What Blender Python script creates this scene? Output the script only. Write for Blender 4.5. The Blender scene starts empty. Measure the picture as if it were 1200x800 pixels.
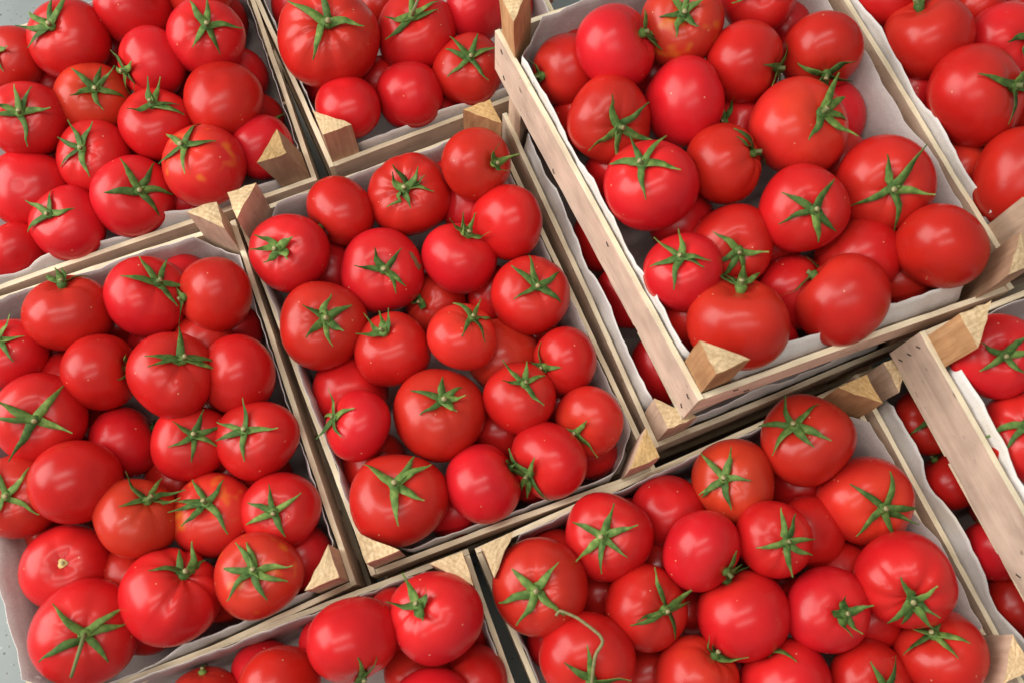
# Wooden crates of tomatoes on a market floor, seen from above.
import bpy, math, random
import numpy as np
from mathutils import Matrix, Vector

random.seed(11)
rng = np.random.default_rng(11)
sc = bpy.context.scene
COL = sc.collection

# ------------------------------------------------------------------ camera
# calibrated from the crate corners; survey frame = cm, x along the crate rows, y towards the viewer, z down from the rims
R_CAM = np.array([[0.92333417, 0.38362923, -0.01681124],
                  [-0.36225476, 0.88474064, 0.29326692],
                  [0.12737935, -0.26469342, 0.95588278]])
T_CAM = np.array([9.43058333, 48.65583588, -90.09281744])
F_PX = 1096.460
FLIP = np.diag([1.0, -1.0, -1.0])
CM = 0.01
BASE = 6.9                                    # height of a rim above the crate's foot, cm
STEP = 12.7                                   # one crate stacked on another: board plus the free length of the posts
FLOOR = BASE + STEP                           # depth of the floor below the rims of the middle layer


def W(p):                                     # survey frame (cm) -> Blender world (m), floor at z = 0
    q = FLIP @ np.asarray(p, float)
    return Vector((q[0] * CM, q[1] * CM, (q[2] + FLOOR) * CM))


cam_data = bpy.data.cameras.new("camera")
cam = bpy.data.objects.new("camera", cam_data)
COL.objects.link(cam)
ax = [FLIP @ R_CAM[0], -(FLIP @ R_CAM[1]), -(FLIP @ R_CAM[2])]
M = Matrix([[ax[0][i], ax[1][i], ax[2][i]] for i in range(3)]).to_4x4()
M.translation = W(T_CAM)
cam.matrix_world = M
cam_data.sensor_fit = 'HORIZONTAL'
cam_data.sensor_width = 36.0
cam_data.lens = F_PX / 1200.0 * 36.0
cam_data.clip_start, cam_data.clip_end = 0.02, 60.0
cam_data.dof.use_dof = True
cam_data.dof.focus_distance = 1.0
cam_data.dof.aperture_fstop = 7.0
sc.camera = cam

# ------------------------------------------------------------------ light: an indoor market hall, long ceiling lamps
world = bpy.data.worlds.new("World")
sc.world = world
world.use_nodes = True
bg = world.node_tree.nodes["Background"]
bg.inputs["Color"].default_value = (1.0, 0.96, 0.92, 1)
bg.inputs["Strength"].default_value = 0.32


def lamp(name, xy, h, size, power, col, aim=(20, 25)):
    d = bpy.data.lights.new(name, 'AREA')
    d.shape = 'RECTANGLE'
    d.size, d.size_y = size
    d.energy = power
    d.color = col
    o = bpy.data.objects.new(name, d)
    COL.objects.link(o)
    o.location = W((xy[0], xy[1], -h))
    dirv = (W((aim[0], aim[1], 0)) - o.location).normalized()
    zx = -dirv
    xa = Vector((1, 0, 0))
    xa = (xa - zx * xa.dot(zx)).normalized()
    ya = zx.cross(xa)
    o.matrix_world = Matrix([[xa[i], ya[i], zx[i], o.location[i]] for i in range(3)] + [[0, 0, 0, 1]])
    return o


lamp("ceiling_lamp", (-15, 5, 0), 215, (1.8, 0.16), 17, (1.0, 0.95, 0.88))
lamp("ceiling_lamp", (-25, 110, 0), 215, (1.8, 0.16), 11, (1.0, 0.96, 0.91))
lamp("ceiling_panel", (-230, -120, 0), 190, (2.6, 2.6), 150, (1.0, 0.965, 0.92))

sc.view_settings.view_transform = 'Standard'
sc.view_settings.look = 'None'
sc.view_settings.gamma = 1.0
sc.view_settings.use_curve_mapping = False
sc.view_settings.exposure = 0.0
sc.render.engine = 'CYCLES'
sc.cycles.max_bounces = 6
sc.cycles.diffuse_bounces = 4
sc.cycles.glossy_bounces = 3
sc.cycles.use_denoising = True


# ------------------------------------------------------------------ helpers
def ray(px, py):
    v = R_CAM.T @ np.array([(px - 600) / F_PX, (py - 400) / F_PX, 1.0])
    return v


def at_height(px, py, h):                     # point of the line of sight at height h (cm above the low rims)
    v = ray(px, py)
    t = (-h - T_CAM[2]) / v[2]
    return T_CAM + t * v


def to_px(p):
    q = R_CAM @ (np.asarray(p) - T_CAM)
    return 600 + F_PX * q[0] / q[2], 400 + F_PX * q[1] / q[2], q[2]


def mesh_obj(name, verts, faces, mats, parent=None, smooth=False, midx=None):
    me = bpy.data.meshes.new(name)
    me.from_pydata([tuple(v) for v in verts], [], [tuple(f) for f in faces])
    for m in mats:
        me.materials.append(m)
    if midx is not None:
        me.polygons.foreach_set("material_index", list(midx))
    if smooth:
        me.polygons.foreach_set("use_smooth", [True] * len(me.polygons))
    me.update()
    o = bpy.data.objects.new(name, me)
    COL.objects.link(o)
    if parent is not None:
        o.parent = parent
    return o


def tag(o, label=None, cat=None, group=None, kind=None):
    if label: o["label"] = label
    if cat: o["category"] = cat
    if group: o["group"] = group
    if kind: o["kind"] = kind
    return o


# ------------------------------------------------------------------ materials
def new_mat(name):
    m = bpy.data.materials.new(name)
    m.use_nodes = True
    nt = m.node_tree
    b = nt.nodes["Principled BSDF"]
    return m, nt, b


def N(nt, t, **kw):
    n = nt.nodes.new(t)
    for k, v in kw.items():
        if hasattr(n, k):
            setattr(n, k, v)
        else:
            n.inputs[k].default_value = v
    return n


def ramp(nt, stops):
    r = nt.nodes.new("ShaderNodeValToRGB")
    e = r.color_ramp.elements
    e[0].position, e[0].color = stops[0][0], (*stops[0][1], 1)
    e[1].position, e[1].color = stops[-1][0], (*stops[-1][1], 1)
    for p, c in stops[1:-1]:
        x = e.new(p)
        x.color = (*c, 1)
    return r


def mix(nt, fac, a, b, blend='MIX'):
    n = nt.nodes.new("ShaderNodeMix")
    n.data_type = 'RGBA'
    n.blend_type = blend
    L = nt.links
    for sock, v in ((n.inputs[0], fac), (n.inputs[6], a), (n.inputs[7], b)):
        if hasattr(v, "is_output"):
            L.new(v, sock)
        else:
            sock.default_value = v if not isinstance(v, tuple) else (*v, 1)
    return n.outputs[2]


def tomato_mat(name, base, shoulder, patch=0.0):
    m, nt, b = new_mat(name)
    L = nt.links
    tc = nt.nodes.new("ShaderNodeTexCoord")
    oi = nt.nodes.new("ShaderNodeObjectInfo")
    off = nt.nodes.new("ShaderNodeVectorMath"); off.operation = 'MULTIPLY_ADD'
    L.new(oi.outputs["Random"], off.inputs[0])
    off.inputs[1].default_value = (7.3, 3.1, 5.7)
    L.new(tc.outputs["Object"], off.inputs[2])
    P = off.outputs[0]
    big = N(nt, "ShaderNodeTexNoise", Scale=22.0, Detail=3.0); L.new(P, big.inputs["Vector"])
    r1 = ramp(nt, [(0.3, tuple(c * 0.82 for c in base)), (0.7, tuple(min(1, c * 1.12) for c in base))])
    L.new(big.outputs["Fac"], r1.inputs[0])
    col = r1.outputs[0]
    # slightly paler orange round the stem end, broken up by noise
    sep = nt.nodes.new("ShaderNodeSeparateXYZ"); L.new(tc.outputs["Object"], sep.inputs[0])
    ns = N(nt, "ShaderNodeTexNoise", Scale=45.0, Detail=2.0); L.new(P, ns.inputs["Vector"])
    ma = N(nt, "ShaderNodeMath", operation='MULTIPLY_ADD'); L.new(ns.outputs["Fac"], ma.inputs[0]); ma.inputs[1].default_value = 0.022
    L.new(sep.outputs["Z"], ma.inputs[2])
    mr = N(nt, "ShaderNodeMapRange"); L.new(ma.outputs[0], mr.inputs["Value"])
    mr.inputs["From Min"].default_value = 0.026; mr.inputs["From Max"].default_value = 0.052
    mr.inputs["To Max"].default_value = 0.55
    col = mix(nt, mr.outputs[0], col, shoulder)
    if patch:
        pn = N(nt, "ShaderNodeTexNoise", Scale=55.0, Detail=1.0); L.new(P, pn.inputs["Vector"])
        pr = N(nt, "ShaderNodeMapRange"); L.new(pn.outputs["Fac"], pr.inputs["Value"])
        pr.inputs["From Min"].default_value = 0.58; pr.inputs["From Max"].default_value = 0.78
        pz = N(nt, "ShaderNodeMapRange"); L.new(sep.outputs["Z"], pz.inputs["Value"])
        pz.inputs["From Min"].default_value = 0.002; pz.inputs["From Max"].default_value = 0.02
        pm = N(nt, "ShaderNodeMath", operation='MULTIPLY'); L.new(pr.outputs[0], pm.inputs[0]); L.new(pz.outputs[0], pm.inputs[1])
        pk = N(nt, "ShaderNodeMath", operation='MULTIPLY'); L.new(pm.outputs[0], pk.inputs[0]); pk.inputs[1].default_value = patch
        col = mix(nt, pk.outputs[0], col, (0.72, 0.27, 0.02))
    # tiny pale specks and dust
    vo = N(nt, "ShaderNodeTexVoronoi", Scale=170.0); L.new(P, vo.inputs["Vector"])
    vs = nt.nodes.new("ShaderNodeSeparateColor"); L.new(vo.outputs["Color"], vs.inputs[0])
    gate = N(nt, "ShaderNodeMath", operation='GREATER_THAN'); L.new(vs.outputs[0], gate.inputs[0]); gate.inputs[1].default_value = 0.955
    dot = N(nt, "ShaderNodeMath", operation='LESS_THAN'); L.new(vo.outputs["Distance"], dot.inputs[0]); dot.inputs[1].default_value = 0.13
    gm = N(nt, "ShaderNodeMath", operation='MULTIPLY'); L.new(gate.outputs[0], gm.inputs[0]); L.new(dot.outputs[0], gm.inputs[1])
    gk = N(nt, "ShaderNodeMath", operation='MULTIPLY'); L.new(gm.outputs[0], gk.inputs[0]); gk.inputs[1].default_value = 0.65
    col = mix(nt, gk.outputs[0], col, (0.70, 0.38, 0.22))
    # each fruit a little different
    hv = nt.nodes.new("ShaderNodeHueSaturation")
    h1 = N(nt, "ShaderNodeMapRange"); L.new(oi.outputs["Random"], h1.inputs["Value"]); h1.inputs["To Min"].default_value = 0.499; h1.inputs["To Max"].default_value = 0.504
    v1 = N(nt, "ShaderNodeMapRange"); L.new(oi.outputs["Random"], v1.inputs["Value"]); v1.inputs["To Min"].default_value = 1.12; v1.inputs["To Max"].default_value = 0.88
    L.new(h1.outputs[0], hv.inputs["Hue"]); L.new(v1.outputs[0], hv.inputs["Value"]); L.new(col, hv.inputs["Color"])
    L.new(hv.outputs[0], b.inputs["Base Color"])
    rn = N(nt, "ShaderNodeTexNoise", Scale=35.0, Detail=4.0); L.new(P, rn.inputs["Vector"])
    rr = N(nt, "ShaderNodeMapRange"); L.new(rn.outputs["Fac"], rr.inputs["Value"]); rr.inputs["To Min"].default_value = 0.20; rr.inputs["To Max"].default_value = 0.38
    L.new(rr.outputs[0], b.inputs["Roughness"])
    b.inputs["Specular IOR Level"].default_value = 0.32
    b.inputs["Subsurface Weight"].default_value = 0.0
    bn = N(nt, "ShaderNodeTexNoise", Scale=900.0, Detail=2.0); L.new(P, bn.inputs["Vector"])
    b2 = N(nt, "ShaderNodeTexNoise", Scale=60.0, Detail=2.0); L.new(P, b2.inputs["Vector"])
    ad = N(nt, "ShaderNodeMath", operation='MULTIPLY_ADD'); L.new(bn.outputs["Fac"], ad.inputs[0]); ad.inputs[1].default_value = 0.05; L.new(b2.outputs["Fac"], ad.inputs[2])
    bu = N(nt, "ShaderNodeBump", Strength=0.16, Distance=0.002); L.new(ad.outputs[0], bu.inputs["Height"])
    L.new(bu.outputs[0], b.inputs["Normal"])
    return m


RED = tomato_mat("tomato_skin", (0.52, 0.0105, 0.0135), (0.57, 0.027, 0.016))
ORANGE = tomato_mat("tomato_skin_orange", (0.55, 0.021, 0.015), (0.60, 0.055, 0.018))
YEL = tomato_mat("tomato_skin_blotched", (0.55, 0.018, 0.016), (0.60, 0.050, 0.018), patch=0.55)


def green_mat():
    m, nt, b = new_mat("calyx_green")
    L = nt.links
    tc = nt.nodes.new("ShaderNodeTexCoord"); oi = nt.nodes.new("ShaderNodeObjectInfo")
    n1 = N(nt, "ShaderNodeTexNoise", Scale=140.0, Detail=3.0); L.new(tc.outputs["Object"], n1.inputs["Vector"])
    r = ramp(nt, [(0.3, (0.045, 0.095, 0.018)), (0.55, (0.090, 0.165, 0.032)), (0.8, (0.19, 0.26, 0.065))])
    L.new(n1.outputs["Fac"], r.inputs[0])
    hv = nt.nodes.new("ShaderNodeHueSaturation")
    v1 = N(nt, "ShaderNodeMapRange"); L.new(oi.outputs["Random"], v1.inputs["Value"]); v1.inputs["To Min"].default_value = 0.75; v1.inputs["To Max"].default_value = 1.45
    h1 = N(nt, "ShaderNodeMapRange"); L.new(oi.outputs["Random"], h1.inputs["Value"]); h1.inputs["To Min"].default_value = 0.515; h1.inputs["To Max"].default_value = 0.485
    L.new(v1.outputs[0], hv.inputs["Value"]); L.new(h1.outputs[0], hv.inputs["Hue"]); L.new(r.outputs[0], hv.inputs["Color"])
    L.new(hv.outputs[0], b.inputs["Base Color"])
    b.inputs["Roughness"].default_value = 0.68
    b.inputs["Specular IOR Level"].default_value = 0.3
    bu = N(nt, "ShaderNodeBump", Strength=0.3, Distance=0.001); L.new(n1.outputs["Fac"], bu.inputs["Height"]); L.new(bu.outputs[0], b.inputs["Normal"])
    return m


def stem_mat():
    m, nt, b = new_mat("stem_green")
    b.inputs["Base Color"].default_value = (0.13, 0.16, 0.05, 1); b.inputs["Roughness"].default_value = 0.7
    return m


def flat_mat(name, c, rough=0.7):
    m, nt, b = new_mat(name)
    L = nt.links
    tc = nt.nodes.new("ShaderNodeTexCoord")
    n1 = N(nt, "ShaderNodeTexNoise", Scale=300.0, Detail=3.0); L.new(tc.outputs["Object"], n1.inputs["Vector"])
    r = ramp(nt, [(0.3, tuple(x * 0.75 for x in c)), (0.7, tuple(min(1, x * 1.2) for x in c))])
    L.new(n1.outputs["Fac"], r.inputs[0]); L.new(r.outputs[0], b.inputs["Base Color"])
    b.inputs["Roughness"].default_value = rough
    return m


GREEN = green_mat()
STEM = stem_mat()
STEM_END = flat_mat("stem_cut", (0.36, 0.32, 0.15))
DRY = flat_mat("dry_stem", (0.22, 0.20, 0.085))
SCAR = flat_mat("stem_scar", (0.62, 0.47, 0.17))
CORK = flat_mat("cork_mark", (0.20, 0.13, 0.055))
STAPLE = flat_mat("staple_rust", (0.035, 0.022, 0.015), 0.6)


def wood_mat(name, dark, light, axis_scale, speck=0.0, rough=0.75, bump=0.25):
    # grain runs along local X (axis_scale stretches it); pieces have their own random offset
    m, nt, b = new_mat(name)
    L = nt.links
    tc = nt.nodes.new("ShaderNodeTexCoord"); oi = nt.nodes.new("ShaderNodeObjectInfo")
    off = nt.nodes.new("ShaderNodeVectorMath"); off.operation = 'MULTIPLY_ADD'
    L.new(oi.outputs["Random"], off.inputs[0]); off.inputs[1].default_value = (3.3, 4.1, 2.7); L.new(tc.outputs["Object"], off.inputs[2])
    mp = nt.nodes.new("ShaderNodeMapping"); L.new(off.outputs[0], mp.inputs["Vector"]); mp.inputs["Scale"].default_value = axis_scale
    n1 = N(nt, "ShaderNodeTexNoise", Scale=1.0, Detail=6.0, Roughness=0.65); L.new(mp.outputs[0], n1.inputs["Vector"])
    n2 = N(nt, "ShaderNodeTexNoise", Scale=25.0, Detail=4.0); L.new(off.outputs[0], n2.inputs["Vector"])
    r = ramp(nt, [(0.28, dark), (0.72, light)]); L.new(n1.outputs["Fac"], r.inputs[0])
    r2 = ramp(nt, [(0.3, (0.72, 0.70, 0.68)), (0.65, (1.05, 1.03, 1.0))]); L.new(n2.outputs["Fac"], r2.inputs[0])
    col = mix(nt, 1.0, r.outputs[0], r2.outputs[0], 'MULTIPLY')
    if speck:
        n3 = N(nt, "ShaderNodeTexNoise", Scale=90.0, Detail=2.0); L.new(off.outputs[0], n3.inputs["Vector"])
        k = N(nt, "ShaderNodeMapRange"); L.new(n3.outputs["Fac"], k.inputs["Value"]); k.inputs["From Min"].default_value = 0.66; k.inputs["From Max"].default_value = 0.76; k.inputs["To Max"].default_value = speck
        col = mix(nt, k.outputs[0], col, (0.09, 0.05, 0.03))
    hv = nt.nodes.new("ShaderNodeHueSaturation")
    v1 = N(nt, "ShaderNodeMapRange"); L.new(oi.outputs["Random"], v1.inputs["Value"]); v1.inputs["To Min"].default_value = 0.86; v1.inputs["To Max"].default_value = 1.1
    L.new(v1.outputs[0], hv.inputs["Value"]); L.new(col, hv.inputs["Color"]); L.new(hv.outputs[0], b.inputs["Base Color"])
    b.inputs["Roughness"].default_value = rough
    b.inputs["Specular IOR Level"].default_value = 0.3
    bu = N(nt, "ShaderNodeBump", Strength=bump, Distance=0.001); L.new(n1.outputs["Fac"], bu.inputs["Height"]); L.new(bu.outputs[0], b.inputs["Normal"])
    return m


FACE = wood_mat("board_face", (0.66, 0.50, 0.39), (0.83, 0.68, 0.55), (9, 160, 160), speck=0.7)
EDGE = wood_mat("board_edge", (0.70, 0.59, 0.40), (0.92, 0.84, 0.64), (12, 260, 260), bump=0.5)
POST_SIDE = wood_mat("post_side", (0.42, 0.25, 0.155), (0.64, 0.43, 0.28), (220, 220, 14), speck=0.2)
POST_PALE = wood_mat("post_side_pale", (0.54, 0.38, 0.27), (0.74, 0.57, 0.43), (220, 220, 14), speck=0.2)
POST_WARM = wood_mat("post_side_warm", (0.44, 0.22, 0.095), (0.66, 0.40, 0.20), (220, 220, 14), speck=0.2)
POST_GREY = wood_mat("post_side_grey", (0.36, 0.25, 0.155), (0.52, 0.39, 0.26), (220, 220, 14), speck=0.5)
END = wood_mat("end_grain", (0.55, 0.38, 0.20), (0.84, 0.67, 0.43), (320, 320, 320), bump=0.8)
END_WARM = wood_mat("end_grain_warm", (0.45, 0.28, 0.11), (0.70, 0.48, 0.23), (320, 320, 320), bump=0.8)


for _m in (END, END_WARM):
    nt = _m.node_tree; L = nt.links; b = nt.nodes["Principled BSDF"]
    src = b.inputs["Base Color"].links[0].from_socket
    tc = nt.nodes.new("ShaderNodeTexCoord"); oi = nt.nodes.new("ShaderNodeObjectInfo")
    off = nt.nodes.new("ShaderNodeVectorMath"); off.operation = 'MULTIPLY_ADD'
    L.new(oi.outputs["Random"], off.inputs[0]); off.inputs[1].default_value = (0.35, 0.22, 0.0); L.new(tc.outputs["Object"], off.inputs[2])
    wv = N(nt, "ShaderNodeTexWave", Scale=75.0, Distortion=7.0, Detail=3.0); wv.wave_type = 'RINGS'; wv.rings_direction = 'Z'
    wv.inputs["Detail Scale"].default_value = 1.2
    L.new(off.outputs[0], wv.inputs["Vector"])
    rr_ = ramp(nt, [(0.15, (0.80, 0.74, 0.66)), (0.6, (1.04, 1.02, 1.0))]); L.new(wv.outputs["Fac"], rr_.inputs[0])
    L.new(mix(nt, 0.45, src, rr_.outputs[0], 'MULTIPLY'), b.inputs["Base Color"])


def paper_mat(name, a, c, stain):
    m, nt, b = new_mat(name)
    L = nt.links
    tc = nt.nodes.new("ShaderNodeTexCoord"); oi = nt.nodes.new("ShaderNodeObjectInfo")
    off = nt.nodes.new("ShaderNodeVectorMath"); off.operation = 'MULTIPLY_ADD'
    L.new(oi.outputs["Random"], off.inputs[0]); off.inputs[1].default_value = (2.3, 5.1, 1.7); L.new(tc.outputs["Object"], off.inputs[2])
    n1 = N(nt, "ShaderNodeTexNoise", Scale=600.0, Detail=3.0); L.new(off.outputs[0], n1.inputs["Vector"])
    n2 = N(nt, "ShaderNodeTexNoise", Scale=14.0, Detail=4.0); L.new(off.outputs[0], n2.inputs["Vector"])
    r = ramp(nt, [(0.3, a), (0.7, c)]); L.new(n1.outputs["Fac"], r.inputs[0])
    k = N(nt, "ShaderNodeMapRange"); L.new(n2.outputs["Fac"], k.inputs["Value"]); k.inputs["From Min"].default_value = 0.58; k.inputs["From Max"].default_value = 0.78; k.inputs["To Max"].default_value = 0.55
    col = mix(nt, k.outputs[0], r.outputs[0], stain)
    L.new(col, b.inputs["Base Color"]); b.inputs["Roughness"].default_value = 0.85; b.inputs["Specular IOR Level"].default_value = 0.2
    n4 = N(nt, "ShaderNodeTexNoise", Scale=45.0, Detail=3.0); L.new(off.outputs[0], n4.inputs["Vector"])
    bu = N(nt, "ShaderNodeBump", Strength=0.35, Distance=0.004); L.new(n4.outputs["Fac"], bu.inputs["Height"]); L.new(bu.outputs[0], b.inputs["Normal"])
    return m


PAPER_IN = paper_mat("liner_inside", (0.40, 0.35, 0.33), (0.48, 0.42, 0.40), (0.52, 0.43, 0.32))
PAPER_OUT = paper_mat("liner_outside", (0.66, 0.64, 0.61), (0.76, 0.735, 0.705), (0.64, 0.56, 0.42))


def floor_mat():
    m, nt, b = new_mat("floor_speckled")
    L = nt.links
    tc = nt.nodes.new("ShaderNodeTexCoord")
    n1 = N(nt, "ShaderNodeTexNoise", Scale=9.0, Detail=5.0); L.new(tc.outputs["Object"], n1.inputs["Vector"])
    r = ramp(nt, [(0.3, (0.20, 0.235, 0.235)), (0.7, (0.28, 0.32, 0.315))]); L.new(n1.outputs["Fac"], r.inputs[0])
    col = r.outputs[0]
    for s, th, rad, c in ((120, 0.90, 0.20, (0.11, 0.12, 0.115)), (210, 0.82, 0.20, (0.14, 0.15, 0.145)), (75, 0.965, 0.20, (0.16, 0.03, 0.02)), (160, 0.93, 0.16, (0.38, 0.40, 0.38))):
        vo = N(nt, "ShaderNodeTexVoronoi", Scale=float(s)); L.new(tc.outputs["Object"], vo.inputs["Vector"])
        vs = nt.nodes.new("ShaderNodeSeparateColor"); L.new(vo.outputs["Color"], vs.inputs[0])
        g = N(nt, "ShaderNodeMath", operation='GREATER_THAN'); L.new(vs.outputs[0], g.inputs[0]); g.inputs[1].default_value = th
        d = N(nt, "ShaderNodeMapRange"); L.new(vo.outputs["Distance"], d.inputs["Value"]); d.inputs["From Min"].default_value = rad + 0.08; d.inputs["From Max"].default_value = rad
        x = N(nt, "ShaderNodeMath", operation='MULTIPLY'); L.new(g.outputs[0], x.inputs[0]); L.new(d.outputs[0], x.inputs[1])
        col = mix(nt, x.outputs[0], col, c)
    L.new(col, b.inputs["Base Color"]); b.inputs["Roughness"].default_value = 0.55
    return m


# ------------------------------------------------------------------ floor
fl = mesh_obj("floor", [(-4, -4, -0.002), (4, -4, -0.002), (4, 4, -0.002), (-4, 4, -0.002)], [(0, 1, 2, 3)], [floor_mat()])
tag(fl, kind="structure")

# ------------------------------------------------------------------ crates
# x, y of the far-left rim corner (cm), turn, extent across, extent towards the viewer, rim height above the low rims
CR = {
    'A': (-30.95, -31.1, 0.012, 40.4, 30.0, 0.0),
    'B': (10.05, -41.5, -0.021, 30.2, 40.0, 0.0),
    'C': (0.0, 0.0, 0.0, 28.88, 40.32, 0.0),
    'D': (31.14, -2.25, -0.024, 30.28, 41.37, STEP),
    'E': (63.18, -3.0, -0.007, 30.0, 40.0, STEP),
    'F': (-30.41, -0.45, 0.031, 30.0, 39.43, 0.0),
    'G': (-30.22, 39.45, 0.038, 40.0, 30.0, 0.0),
    'H': (10.36, 41.14, -0.019, 40.44, 29.59, 0.0),
    'I': (53.07, 39.96, 0.004, 30.0, 39.68, STEP),
    'K': (30.35, -0.56, 0.004, 30.0, 39.57, 0.0),
    'J': (51.80, 39.96, 0.0, 30.0, 40.0, 0.0),
    'M': (63.2, -3.0, -0.007, 30.0, 40.0, 0.0),
}
CR_NAME = {'A': "top-left crate", 'B': "top middle crate", 'C': "middle crate", 'D': "raised crate", 'E': "top-right crate",
           'F': "left crate", 'G': "bottom crate beside the floor", 'H': "bottom-right crate", 'I': "right-edge crate", 'K': "crate under the raised crate", 'J': "crate under the stapled board"}
CR_LABEL = {
    'A': "wooden crate with a greyish corner post, filling the top-left corner",
    'B': "wooden crate holding the huge ribbed tomato, behind the middle crate",
    'C': "wooden tomato crate in the middle, walled in by crates on every side",
    'D': "raised wooden crate stacked above its neighbours, its pale side board facing the middle crate",
    'E': "raised wooden crate cut off by the top-right corner, beyond the raised crate's paper edge",
    'F': "wooden crate next to the speckled floor, liner folded out on the floor side",
    'G': "wooden crate cut off by the bottom edge, in front of the floor-side crate",
    'H': "sideways wooden crate in front of the middle crate and below the raised crate",
    'I': "wooden crate with a staple row on its side board, at the right edge",
    'K': "shaded wooden crate that carries the raised crate, seen under its board",
    'J': "shaded wooden crate of dark tomatoes under the crate with the stapled board",
    'M': "wooden crate hidden under the top-right crate",
}
POST_H = STEP - BASE
LEG = 3.05
TH = 0.5


def crate_xy(c, u, v):
    x, y, t, U, V, z = CR[c]
    return (x + u * math.cos(t) - v * math.sin(t), y + u * math.sin(t) + v * math.cos(t))


def crate_uv(c, x, y):
    x0, y0, t, U, V, z = CR[c]
    dx, dy = x - x0, y - y0
    return dx * math.cos(t) + dy * math.sin(t), -dx * math.sin(t) + dy * math.cos(t)


# crates are nailed by hand: how far each rim corner sits from square (cm, local x across, y away from the viewer)
SKEW = {'A': {'FR': (0.9, 0.0), 'NR': (0.1, 0.0)}, 'B': {'FL': (-0.6, 0.0)}, 'C': {'FR': (0.2, 0.0), 'NR': (0.6, -0.8), 'NL': (0.5, 0.5)}, 'D': {'NL': (0.3, 1.0), 'NR': (0.5, -1.2), 'FL': (-0.9, 0.1)}, 'F': {'NL': (0.3, -2.3), 'FL': (0.0, 0.3), 'NR': (0.6, -0.1), 'FR': (0.25, 0.0)}}


def corner(c, k, hu, hv):
    dx, dy = SKEW.get(c, {}).get(k, (0, 0))
    return ((hu if k[1] == 'R' else -hu) + dx, (hv if k[0] == 'F' else -hv) + dy)


def skew_xy(c, x, y, hu, hv):
    a, b = (x / hu + 1) / 2, (y / hv + 1) / 2
    ox = oy = 0.0
    for k, (dx, dy) in SKEW.get(c, {}).items():
        w = (a if k[1] == 'R' else 1 - a) * (b if k[0] == 'F' else 1 - b)
        ox += w * dx; oy += w * dy
    return x + ox, y + oy


def board(name, parent, length, height, mat4, mats=None, rough=0.05, n=16, skew=(0, 0), seed=0):
    """a sawn board: local X along it, Z up, Y through the thickness (0 = outer face)"""
    r = random.Random(seed)
    vs, fs, mi = [], [], []
    th = TH
    wob = [r.uniform(-1, 1) for _ in range(4)]
    for i in range(n + 1):
        x = length * i / n
        s = i / n
        bow = 0.10 * math.sin(s * 3.1 + wob[0]) + 0.05 * math.sin(s * 9 + wob[1] * 3)
        zt = height + r.uniform(-rough, rough) * 0.6 + 0.05 * math.sin(s * 7 + wob[2] * 3)
        zb = 0 + r.uniform(-rough, rough) * 2.2
        xs0 = skew[0] * (1 - s) ** 6 - skew[1] * s ** 6
        y0, y1 = bow * 0.5, th + bow * 0.5
        vs += [(x, y0, zb), (x + xs0, y0 + r.uniform(-.02, .02), zt), (x + xs0, y1 + r.uniform(-.03, .03), zt + r.uniform(-.03, .03)), (x, y1, zb)]
    for i in range(n):
        a, b_ = i * 4, i * 4 + 4
        for k in range(4):
            k2 = (k + 1) % 4
            fs.append((a + k, a + k2, b_ + k2, b_ + k))
            mi.append(0 if k in (0, 2) else 1)
    fs += [(3, 2, 1, 0), (n * 4, n * 4 + 1, n * 4 + 2, n * 4 + 3)]
    mi += [1, 1]
    vs = [(x * CM, y * CM, z * CM) for x, y, z in vs]
    o = mesh_obj(name, vs, fs, mats or [FACE, EDGE], parent, midx=mi)
    o.matrix_local = mat4
    return o


def frame(org, xdir, ydir):
    x = Vector((*xdir, 0)).normalized(); y = Vector((*ydir, 0)).normalized(); z = Vector((0, 0, 1))
    m = Matrix([[x[i], y[i], z[i], org[i] * CM] for i in range(3)] + [[0, 0, 0, 1]])
    return m


def post(parent, corner, du, dv, lean, mats, top, seed, leg=LEG, z0=0.0):
    """three-sided corner post, right angle in the crate corner, sawn top"""
    r = random.Random(seed)
    tri = [(0, 0), (du * leg, 0), (0, dv * leg)]
    nz, ne = 6, 5
    ring2 = []
    for k in range(3):
        a, b_ = tri[k], tri[(k + 1) % 3]
        for j in range(ne):
            s = j / ne
            ring2.append((a[0] + (b_[0] - a[0]) * s, a[1] + (b_[1] - a[1]) * s))
    m = len(ring2)
    vs, fs, mi = [], [], []
    for i in range(nz + 1):
        z = z0 + (top - z0) * i / nz
        for (x, y) in ring2:
            fuzz = 0.07 if i == nz else 0.02
            lx = max(0.0, (z - BASE) / POST_H)
            vs.append((corner[0] + x + lean[0] * lx + r.uniform(-fuzz, fuzz), corner[1] + y + lean[1] * lx + r.uniform(-fuzz, fuzz),
                       z + (r.uniform(-.10, .06) if i == nz else 0)))
    for i in range(nz):
        for j in range(m):
            fs.append((i * m + j, i * m + (j + 1) % m, (i + 1) * m + (j + 1) % m, (i + 1) * m + j)); mi.append(0)
    cx = sum(v[0] for v in vs[-m:]) / m; cy = sum(v[1] for v in vs[-m:]) / m
    vs.append((cx, cy, top + 0.02)); c = len(vs) - 1
    for j in range(m):
        fs.append((nz * m + j, nz * m + (j + 1) % m, c)); mi.append(1)
    fs.append(tuple(range(m - 1, -1, -1))); mi.append(1)
    o = mesh_obj("post", [(a * CM, b_ * CM, z * CM) for a, b_, z in vs], fs, mats, parent, midx=mi)
    # recalc outward
    import bmesh
    bm = bmesh.new(); bm.from_mesh(o.data); bmesh.ops.recalc_face_normals(bm, faces=bm.faces); bm.to_mesh(o.data); bm.free()
    return o


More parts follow.
